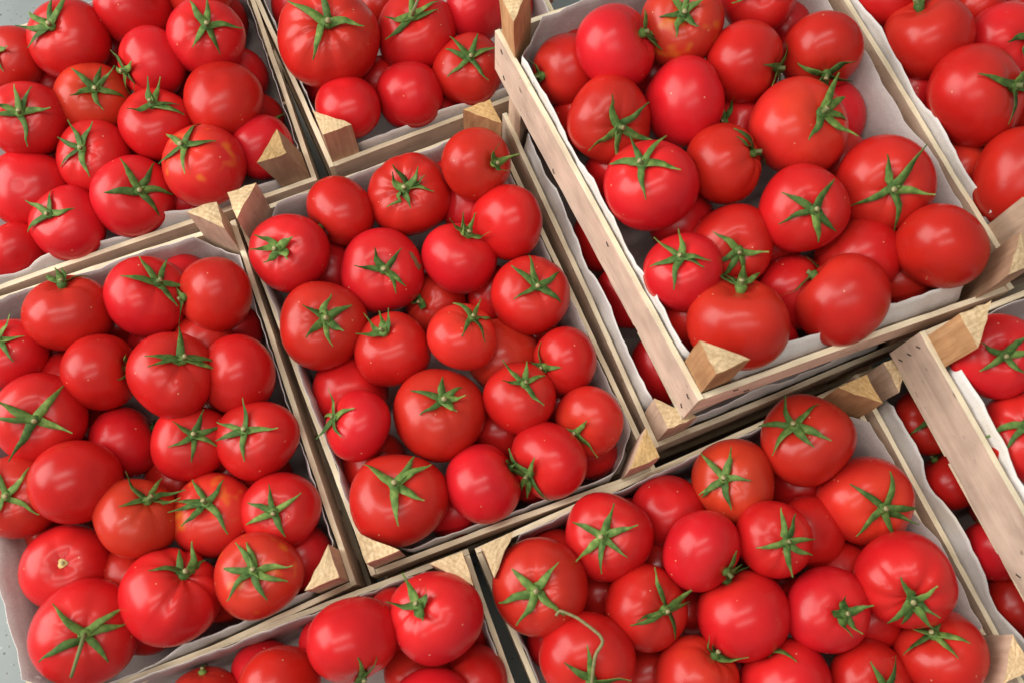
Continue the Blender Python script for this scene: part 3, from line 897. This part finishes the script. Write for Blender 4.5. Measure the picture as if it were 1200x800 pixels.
H 1060 680 56|1066 702|30 318 295 250 220 120|up short rib|large lobed tomato with hanging calyx against the paper, bottom-right crate
H 969 714 49|987 718|20 100 180 250 300|curl up|tomato with tight crumpled calyx facing the paper wall, bottom-right crate
H 1103 765 51|1097 744|62 352 312 212 165|long up|tomato with wide star calyx in the near paper corner, bottom-right crate
H 1018 797 47|1036 806|120 60||tomato cut by the bottom edge with stem dent showing, bottom-right crate
H 781 597 43|-||dn|shaded plain tomato with two pale specks, behind the far row, bottom-right crate
H 950 624 42|-||dn|plain tomato mostly covered by the spidery-calyx one, bottom-right crate
H 935 562 44|-||lo|shaded tomato under the six-pointed one near the far right posts, bottom-right crate
H 1003 648 38|-||lo|shaded tomato under the large orange-red one, bottom-right crate
H 985 665 36|-||lo|shaded tomato above the crumpled-calyx one, bottom-right crate
H 1022 728 38|-||lo|shaded tomato between the crumpled-calyx and hanging-calyx ones, bottom-right crate
H 1040 752 42|-||lo|shaded tomato beneath the hanging-calyx one, bottom-right crate
H 1110 712 38|1122 700|60 340|lo|shaded tomato with a dark sepal, at the paper right of the hanging-calyx one
H 640 628 42|-||lo|shaded tomato at the far board above the broad-flat-calyx one, bottom-right crate
H 697 700 40|-||lo|shaded tomato between the broad-flat-calyx one and the star one, bottom-right crate
H 625 760 42|-||lo|shaded tomato at the left wall beside the bent-stalk one, bottom-right crate
H 757 783 40|-||lo|shaded tomato at the bottom edge right of the bent-stalk one
H 805 705 36|-||lo|shaded tomato left of the flared-calyx one, bottom-right crate
H 770 665 36|-||lo|shaded tomato right of the far-row star one, bottom-right crate
H 880 640 34|-||lo|shaded tomato between the tucked-calyx one and the spidery-calyx one
H 905 690 34|-||lo|shaded tomato right of the flared calyx, bottom-right crate
H 870 775 36|-||lo|shaded tomato under the flared-calyx one at the bottom edge
H 700 545 34|-||lo|shaded tomato against the far paper in the shadow of the raised crate's corner
I 1162 413 49|1172 412|155 45 0 300 220|up|tomato with wide star calyx behind the stapled side board
I 1202 512 55|1202 499|190 230|up|big tomato cut by the right edge behind the stapled side board
J 1078 497 38|1085 490|220 130|under|dark tomato under the stapled board with broad green sepals, highest in that gap
J 1106 566 38|1085 535|30|under|dark tomato under the stapled board with one green tip, second down the gap
J 1152 650 42|1130 605|260|under|dark tomato under the stapled board, third down the gap
J 1195 705 42|-||under|dark tomato under the stapled board, lowest of the gap at the right edge
J 1180 590 42|-||under|dark tomato hidden behind the middle of the stapled board
J 1100 440 34|-||under|dark tomato behind the staples at the board's far end
"""

T = []
for line in DATA.strip().splitlines():
    a, st, an, fl_, lab = [s.strip() for s in line.split("|")]
    c, cx, cy, r = a.split()
    T.append(dict(c=c, px=float(cx), py=float(cy), r=float(r), stem=None if st == '-' else tuple(map(float, st.split())),
                  ang=[float(x) for x in an.split()], fl=fl_.split(), lab=lab))

# place each fruit on its line of sight at the height of its layer, then let the heap settle so that fruits touch rather than merge
n = len(T)
pos = np.zeros((n, 3)); rad = np.zeros(n); rays = np.zeros((n, 3)); hz = np.zeros(n)
for i, d in enumerate(T):
    zc = CR[d['c']][5]
    h = zc + 0.6
    if 'up' in d['fl']: h = zc + 1.5
    if 'dn' in d['fl']: h = zc - 0.9
    if 'sink' in d['fl']: h = zc + 0.2
    if 'under' in d['fl']: h = zc - 0.8
    if 'lo' in d['fl']: h = zc - 2.8
    hz[i] = h
    v = ray(d['px'], d['py']); rays[i] = v / np.linalg.norm(v)
    pos[i] = at_height(d['px'], d['py'], h)
rpx = np.array([d['r'] for d in T])
low = np.array(['lo' in d['fl'] or 'under' in d['fl'] for d in T])
cid = np.array([ord(d['c']) for d in T])
spring = np.array([0.45 if 'sink' in d['fl'] else 0.035 for d in T])
depth_axis = R_CAM[2]


def radii(p):
    dep = (p - T_CAM) @ depth_axis
    return rpx * dep / F_PX * 1.0


same = (cid[:, None] == cid[None, :]) & ~np.eye(n, dtype=bool)
for it in range(260):
    rad = radii(pos)
    D_ = pos[:, None, :] - pos[None, :, :]
    dist = np.linalg.norm(D_, axis=2) + 1e-6
    need = 0.90 * (rad[:, None] + rad[None, :])
    pen = np.where(same, np.maximum(0, need - dist), 0)
    push = D_ / dist[:, :, None] * pen[:, :, None] * 0.28
    mv = push.sum(1)
    along = (mv * rays).sum(1)
    # mostly slide along the line of sight; a little sideways give
    pos += rays * along[:, None] * 1.3 + (mv - rays * along[:, None]) * 0.10
    # pull back to the surveyed line of sight
    tt = ((pos - T_CAM) * rays).sum(1)
    on = T_CAM + rays * tt[:, None]
    pos += (on - pos) * np.where(low, 0.05, 0.20)[:, None]
    # stay near the layer's height, on the floor slats, between the boards
    pos += rays * ((-hz - pos[:, 2]) / rays[:, 2] * spring)[:, None]
    for i, d in enumerate(T):
        zc = CR[d['c']][5]
        fl0 = -(zc - BASE + 1.1) - rad[i] * 0.9
        x0, y0, t_, U_, V_, _z = CR[d['c']]
        u_, v_ = crate_uv(d['c'], pos[i, 0], pos[i, 1])
        up_ = max(0.0, -pos[i, 2] - zc - (1.3 if zc > 0 else 0.2))
        re = math.sqrt(max(0.0, rad[i] ** 2 - up_ ** 2)) * 0.98 + TH + (0.9 if 'under' in d['fl'] else 0.45)
        du_ = max(0, re - u_) - max(0, u_ - (U_ - re)); dv_ = max(0, re - v_) - max(0, v_ - (V_ - re))
        # keep clear of the four corner posts
        for (cu_, cv_) in ((0, 0), (U_, 0), (0, V_), (U_, V_)):
            qu, qv = u_ - (cu_ + (1.5 if cu_ == 0 else -1.5)), v_ - (cv_ + (1.5 if cv_ == 0 else -1.5))
            qd = math.hypot(qu, qv) + 1e-6
            up2 = max(0.0, -pos[i, 2] - zc - POST_H)
            nd = math.sqrt(max(0.0, rad[i] ** 2 - up2 ** 2)) * 0.95 + 0.9 - qd
            if nd > 0 and 'sink' not in d['fl'] and abs(-pos[i, 2] - zc) < 9: du_ += qu / qd * nd; dv_ += qv / qd * nd
        pv = np.array([du_ * math.cos(t_) - dv_ * math.sin(t_), du_ * math.sin(t_) + dv_ * math.cos(t_), 0.0])
        al_ = pv @ rays[i]
        pos[i] += rays[i] * al_ * 1.2 + (pv - rays[i] * al_) * (0.7 if low[i] else 0.28)
        if pos[i, 2] > fl0: pos[i] -= rays[i] * (pos[i, 2] - fl0) / rays[i][2] * 0.5
rad = radii(pos)
D_ = pos[:, None, :] - pos[None, :, :]
dist = np.linalg.norm(D_, axis=2) + 1e-6
pen = np.where(same, np.maximum(0, 0.86 * (rad[:, None] + rad[None, :]) - dist), 0)
off_px = [math.hypot(to_px(pos[i])[0] - T[i]['px'], to_px(pos[i])[1] - T[i]['py']) for i in range(n)]
for i in sorted(range(n), key=lambda i: -off_px[i])[:0]: print('DRIFT', T[i]['c'], T[i]['px'], T[i]['py'], T[i]['fl'], round(off_px[i]), [round(v - w) for v, w in zip(to_px(pos[i]), (T[i]['px'], T[i]['py']))], round(-pos[i][2], 1))
print("tomatoes", n, "worst overlap cm", round(float(pen.max()), 2), "mean off px", round(float(np.mean(off_px)), 2), "max", round(max(off_px), 1))


class Fruit:
    """surface of one tomato in its own frame (stem end up, +Z), metres"""
    def __init__(s, R, fl, seed):
        r = random.Random(seed)
        s.R = R
        s.h = r.uniform(0.80, 0.90) if 'prof' not in fl else r.uniform(0.86, 0.94)
        s.dep = r.uniform(0.10, 0.16) + (0.10 if 'deep' in fl else 0)
        s.wid = r.uniform(0.26, 0.34) + (0.08 if 'deep' in fl else 0)
        s.n = r.choice([5, 6, 7, 8])
        s.rib = r.uniform(0.010, 0.032)
        if 'rib' in fl: s.rib = 0.060; s.n = 9; s.dep += 0.04
        s.p0 = r.uniform(0, 6.28)
        s.lop = [(k, r.uniform(-.04, .04) / (1 if k < 4 else 2), r.uniform(0, 6.28), r.uniform(-.6, .6)) for k in (2, 3, 4)]
        s.tilt = (r.uniform(-.07, .07), r.uniform(0, 6.28))
        s.ribj = [r.uniform(0.4, 1.3) for _ in range(12)]
        s.sq = r.uniform(0.88, 1.0)

    def pt(s, th, ph):
        st, ct = math.sin(th), math.cos(th)
        rr = abs(st) ** s.sq
        x = rr
        z = s.h * (abs(ct) ** 0.93) * (1 if ct > 0 else -1)
        if ct > 0:
            z -= s.dep * math.exp(-(st / s.wid) ** 2)
        else:
            z += 0.035 * math.exp(-(st / 0.14) ** 2)
            x *= 1 - 0.06 * (1 - st) * st * 2
        w = 1 + sum(a * math.cos(k * ph + p + tw * th) for k, a, p, tw in s.lop)
        z *= 1 + s.tilt[0] * math.cos(ph + s.tilt[1]) * st
        k = s.n * (ph + 0.18 * math.sin(ph + s.p0) + s.p0) / 2
        g = abs(math.cos(k)) ** 0.55 - 0.72
        amp = s.rib * s.ribj[int((ph % 6.2831) / 6.2832 * s.n) % 12]
        fall = (math.exp(-((th - 0.55) / 0.75) ** 2) if th > 0.1 else th * 7)
        x *= w * (1 + amp * g * fall * 1.2)
        z += amp * g * fall * 1.1
        return np.array([x * math.cos(ph), x * math.sin(ph), z]) * s.R

    def nrm(s, th, ph):
        a = s.pt(th + .02, ph) - s.pt(max(th - .02, 0.001), ph)
        b = s.pt(th, ph + .03) - s.pt(th, ph - .03)
        v = np.cross(a, b)
        return v / (np.linalg.norm(v) + 1e-12)

    def mesh(s, nu, nv):
        th = [0.0, 0.07, 0.15, 0.24, 0.34, 0.45] + list(np.linspace(0.57, math.pi - 0.12, nv - 6)) + [math.pi]
        vs = [s.pt(1e-3, 0) * [0, 0, 1]]
        for t in th[1:-1]:
            for i in range(nu):
                vs.append(s.pt(t, 2 * math.pi * i / nu))
        vs.append(s.pt(math.pi - 1e-3, 0) * [0, 0, 1])
        m = len(th) - 2
        fs = [(0, 1 + i, 1 + (i + 1) % nu) for i in range(nu)]
        for k in range(m - 1):
            for i in range(nu):
                a, b = 1 + k * nu + i, 1 + k * nu + (i + 1) % nu
                fs.append((a, a + nu, b + nu, b))
        last = len(vs) - 1
        o = 1 + (m - 1) * nu
        fs += [(o + i, last, o + (i + 1) % nu) for i in range(nu)]
        return vs, fs


def sepal(parent, F, phi, length, width, rise, curl, seed):
    """one pointed sepal: folded along its midrib, leaving the stem hollow and lying over the shoulder"""
    r = random.Random(seed)
    ns = 8
    vs, fs = [], []
    side = r.uniform(-.42, .42)
    bendy = r.uniform(-.16, .16)
    t_max = length
    twist = r.uniform(-.7, .7)
    cross = []
    for i in range(ns + 1):
        q = i / ns
        th = 0.03 + t_max * q
        ph = phi + (side * q * q + bendy * math.sin(q * 5)) * 0.28 / max(0.4, th)
        p = F.pt(th, ph); nn = F.nrm(th, ph)
        fill = F.dep * F.R * 0.55 * math.exp(-(math.sin(th) / F.wid) ** 2)
        lift = fill + F.R * (0.022 + rise * q ** 1.6 + curl * max(0, q - 0.55) ** 1.5)
        tan = F.pt(th + .03, ph) - F.pt(th, ph); tan /= np.linalg.norm(tan)
        p = p + nn * lift - tan * F.R * (curl * 0.55 * max(0, q - 0.5) ** 1.2)
        sd = np.cross(nn, tan)
        wq = width * F.R * (1 - q) ** 0.78 * (0.92 + 0.55 * q * (1 - q) * 2)
        ang = twist * q
        s2 = sd * math.cos(ang) + nn * math.sin(ang)
        n2 = nn * math.cos(ang) - sd * math.sin(ang)
        cross.append((p, s2, n2, max(wq, 0.0006)))
    thk = 0.00028
    for (p, s2, n2, wq) in cross:
        jl, jr = r.uniform(.86, 1.1), r.uniform(.86, 1.1)
        vs += [p - s2 * wq * jl + n2 * wq * 0.16, p - n2 * wq * 0.20, p + s2 * wq * jr + n2 * wq * 0.16,
               p - s2 * wq * jl * .96 + n2 * (wq * 0.16 - thk), p - n2 * (wq * 0.20 + thk), p + s2 * wq * jr * .96 + n2 * (wq * 0.16 - thk)]
    for i in range(ns):
        a, b = i * 6, i * 6 + 6
        fs += [(a, b, b + 1, a + 1), (a + 1, b + 1, b + 2, a + 2), (a + 3, a + 4, b + 4, b + 3), (a + 4, a + 5, b + 5, b + 4),
               (a, a + 3, b + 3, b), (a + 2, b + 2, b + 5, a + 5)]
    return mesh_obj("sepal", vs, fs, [GREEN], parent, smooth=True)


def tube(name, pts, r0, r1, parent, mats, sides=7, endmat=1):
    vs, fs, mi = [], [], []
    pts = [np.asarray(p, float) for p in pts]
    for i, p in enumerate(pts):
        t = pts[min(i + 1, len(pts) - 1)] - pts[max(i - 1, 0)]
        t = t / (np.linalg.norm(t) + 1e-12)
        a = np.cross(t, [0.31, 0.87, 0.38]); a /= np.linalg.norm(a); b = np.cross(t, a)
        r = r0 + (r1 - r0) * i / (len(pts) - 1)
        for k in range(sides):
            g = 2 * math.pi * k / sides
            vs.append(p + (a * math.cos(g) + b * math.sin(g)) * r)
    for i in range(len(pts) - 1):
        for k in range(sides):
            fs.append((i * sides + k, i * sides + (k + 1) % sides, (i + 1) * sides + (k + 1) % sides, (i + 1) * sides + k)); mi.append(0)
    fs.append(tuple(range((len(pts) - 1) * sides, len(pts) * sides))); mi.append(endmat)
    return mesh_obj(name, vs, fs, mats, parent, smooth=True, midx=mi)


EX, EY = R_CAM[0], R_CAM[1]
for i, d in enumerate(T):
    fl_ = d['fl']
    R = rad[i] * CM * 1.015
    if 'lo' in fl_: R *= 1.0
    view = pos[i] - T_CAM; view = view / np.linalg.norm(view)
    ex = EX - view * (EX @ view); ex /= np.linalg.norm(ex)
    ey = np.cross(view, ex)
    rr = random.Random(900 + i)
    if d['stem'] is None:
        g = rr.uniform(0, 6.28)
        al = rr.uniform(2.2, 2.9)
        a_img = (math.cos(g), math.sin(g))
    else:
        dx, dy = d['stem'][0] - d['px'], d['stem'][1] - d['py']
        q = math.hypot(dx, dy) / d['r']
        a_img = (dx / (q * d['r'] + 1e-9), dy / (q * d['r'] + 1e-9)) if q > 0.02 else (1.0, 0.0)
        al = min(math.asin(min(q / 0.80, 1)), 1.12 + max(0, q - 0.75) * 0.8)
    axis = (ex * a_img[0] + ey * a_img[1]) * math.sin(al) - view * math.cos(al)
    xa = np.cross(axis, view); 
    if np.linalg.norm(xa) < .05: xa = np.cross(axis, ex)
    xa /= np.linalg.norm(xa); ya = np.cross(axis, xa)
    # to Blender axes
    bx, by, bz = FLIP @ xa, FLIP @ ya, FLIP @ axis
    F = Fruit(R, fl_, 300 + i)
    vs, fs = F.mesh(44 if 'lo' not in fl_ else 30, 26 if 'lo' not in fl_ else 18)
    skin = YEL if 'yel' in fl_ else ORANGE if 'or' in fl_ else RED
    o = mesh_obj("tomato", vs, fs, [skin], smooth=True)
    mw = Matrix([[bx[k], by[k], bz[k], 0] for k in range(3)] + [[0, 0, 0, 1]])
    # seat the fruit so that its bulk is centred on the surveyed point (the stem hollow is not)
    mw.translation = W(pos[i])
    o.matrix_world = mw
    tag(o, d['lab'], "tomato", "shaded tomatoes of the lower layer" if 'lo' in fl_ or 'under' in fl_ else "tomatoes piled in the crates")
    if d['stem'] is None:
        continue
    floor_z = F.pt(0.02, 0)[2]
    if 'gone' in fl_:
        ring = []
        sv, sf = [], []
        for k in range(14):
            g = 2 * math.pi * k / 14
            q = 0.10 * (1 + 0.18 * math.sin(g * 3 + 1) + rr.uniform(-.05, .05))
            p = F.pt(q, g); sv.append(p + F.nrm(q + .02, g) * 0.0007)
        sv.append(np.array([0, 0, floor_z + 0.0022])); sf = [(k, (k + 1) % 14, 14) for k in range(14)]
        sc_ = mesh_obj("stem_scar", sv, sf, [SCAR], o, smooth=True)
        tube("scar_core", [(0, 0, floor_z + .001), (0, 0, floor_z + 0.0030)], 0.0022, 0.0018, sc_, [STEM_END, STEM_END])
        continue
    fill = F.dep * R * 0.55
    # calyx heart
    hv_, hf = [], []
    hub_r = R * 0.125
    for k in range(10):
        g = 2 * math.pi * k / 10
        hv_.append((hub_r * math.cos(g), hub_r * math.sin(g), floor_z + fill + 0.0004))
    for k in range(10):
        g = 2 * math.pi * k / 10
        hv_.append((hub_r * .55 * math.cos(g), hub_r * .55 * math.sin(g), floor_z + fill + R * 0.055))
    for k in range(10):
        g = 2 * math.pi * k / 10
        hv_.append((hub_r * .7 * math.cos(g), hub_r * .7 * math.sin(g), floor_z - 0.001))
    hf = [(k, (k + 1) % 10, 10 + (k + 1) % 10, 10 + k) for k in range(10)] + [tuple(range(10, 20))] + [(20 + k, 20 + (k + 1) % 10, (k + 1) % 10, k) for k in range(10)]
    cal = mesh_obj("calyx", hv_, hf, [GREEN], o, smooth=True)
    # stalk stub with pale cut end
    top = floor_z + fill + R * 0.05
    if 'stalk2' in fl_:
        tip = [(0, 0), (.03, -.35), (.16, -.50), (.30, -.52), (.34, -.50)]
        img = [(0, 0), (4, -28), (14, -42), (10, -50), (-14, -68), (-34, -76), (-38, -70)]
        pts = []
        for k, (u_, v_) in enumerate(img):
            s_ = R / d['r']
            wv = ex * u_ * s_ + ey * v_ * s_ - view * R * (0.30 if k else 0)
            bw = FLIP @ wv
            loc = np.array([bw @ bx, bw @ by, bw @ bz])
            pts.append(loc + np.array([0, 0, top]))
        sub = []
        for k in range(len(pts) - 1):
            for j in range(4):
                sub.append(pts[k] + (pts[k + 1] - pts[k]) * j / 4)
        sub.append(pts[-1])
        sub = [sub[0]] + [(sub[k - 1] + sub[k] * 2 + sub[k + 1]) / 4 for k in range(1, len(sub) - 1)] + [sub[-1]]
        tube("stem", sub, 0.0016, 0.0013, cal, [DRY, STEM_END])
    elif 'stalk' in fl_:
        tgt = (-8, 44) if d['c'] == 'F' else (10, -22)
        s_ = R / d['r']
        pts = []
        for k in range(7):
            q = k / 6
            wv = (ex * tgt[0] * q + ey * tgt[1] * q) * s_ - view * R * (0.16 + 0.16 * math.sin(q * 3.0)) * (q > 0) - view * R * 0.0
            bw = FLIP @ wv
            pts.append(np.array([bw @ bx, bw @ by, bw @ bz]) + np.array([0, 0, top]))
        tube("stem", pts, 0.0020, 0.0014, cal, [STEM if d['c'] == 'F' else DRY, STEM_END])
    else:
        ln = R * rr.uniform(0.07, 0.15); lx, ly = rr.uniform(-.4, .4), rr.uniform(-.4, .4)
        tube("stem", [(0, 0, floor_z + fill * .5), (0, 0, top), (lx * ln * .5, ly * ln * .5, top + ln * .6), (lx * ln, ly * ln, top + ln)], R * 0.048, R * 0.058, cal, [STEM, STEM_END])
    # sepals point where the photograph shows them
    f = 1.0
    if 'long' in fl_: f = 1.12
    if 'short' in fl_: f = 0.78
    if 'lo' in fl_: f = 0.9
    ca = -(view @ axis)
    for k, an in enumerate(d['ang']):
        vi = ex * math.cos(math.radians(an)) - ey * math.sin(math.radians(an))
        den = view @ axis
        if abs(den) < 0.35: den = -0.35 if den <= 0 else 0.35
        tv = vi - view * ((vi @ axis) / den)
        tv = tv - axis * (tv @ axis)
        bw = FLIP @ tv
        phi = math.atan2(bw @ by, bw @ bx)
        if 'curl' in fl_:
            ln_, wd_, rs_, cu_ = rr.uniform(.34, .55), rr.uniform(.10, .13), rr.uniform(0.10, 0.26), rr.uniform(0.5, 1.0)
        else:
            ln_, wd_, rs_, cu_ = rr.uniform(.60, .84) * f, rr.uniform(.076, .106), rr.uniform(0.02, 0.17), rr.choice([-.2, 0, 0, .2, .45, .8])
        sepal(cal, F, phi, ln_, wd_, rs_, cu_, 5000 + i * 10 + k)

# corky blemish on the tomato with the brown mark
for o in list(COL.objects):
    if o.get("label", "").startswith("tomato with a brown corky mark"):
        i = [k for k, d in enumerate(T) if d['lab'] == o["label"]][0]
        d = T[i]; s_ = rad[i] * CM / d['r']
        view = pos[i] - T_CAM; view /= np.linalg.norm(view)
        ex = EX - view * (EX @ view); ex /= np.linalg.norm(ex); ey = np.cross(view, ex)
        inv = o.matrix_world.inverted()
        dep = bpy.context.evaluated_depsgraph_get()
        vs, fs = [], []
        rr = random.Random(4)
        path = [(31, -22), (32.5, -19), (35, -17), (36, -13), (39, -11), (39, -7), (43, -5), (43, -2)]
        for k, (u_, v_) in enumerate(path):
            for s in (-1, -.4, .3, 1):
                w_ = 2.2 * rr.uniform(.15, 1.5)
                start = W(pos[i]) + Vector(FLIP @ (ex * (u_ + s * w_) * s_ + ey * (v_ - s * w_ * .6) * s_ - view * 0.2))
                ok, loc, nrm, _ = o.ray_cast(inv @ start, (inv.to_3x3() @ Vector(FLIP @ view)).normalized())
                loc = loc + nrm * 0.0004 if ok else Vector((0, 0, 0))
                vs.append(tuple(loc))
        for k in range(len(path) - 1):
            for j in range(3):
                a = k * 4 + j
                fs.append((a, a + 1, a + 5, a + 4))
        mesh_obj("cork_mark", vs, fs, [CORK], o, smooth=True)
        break

bpy.context.view_layer.update()
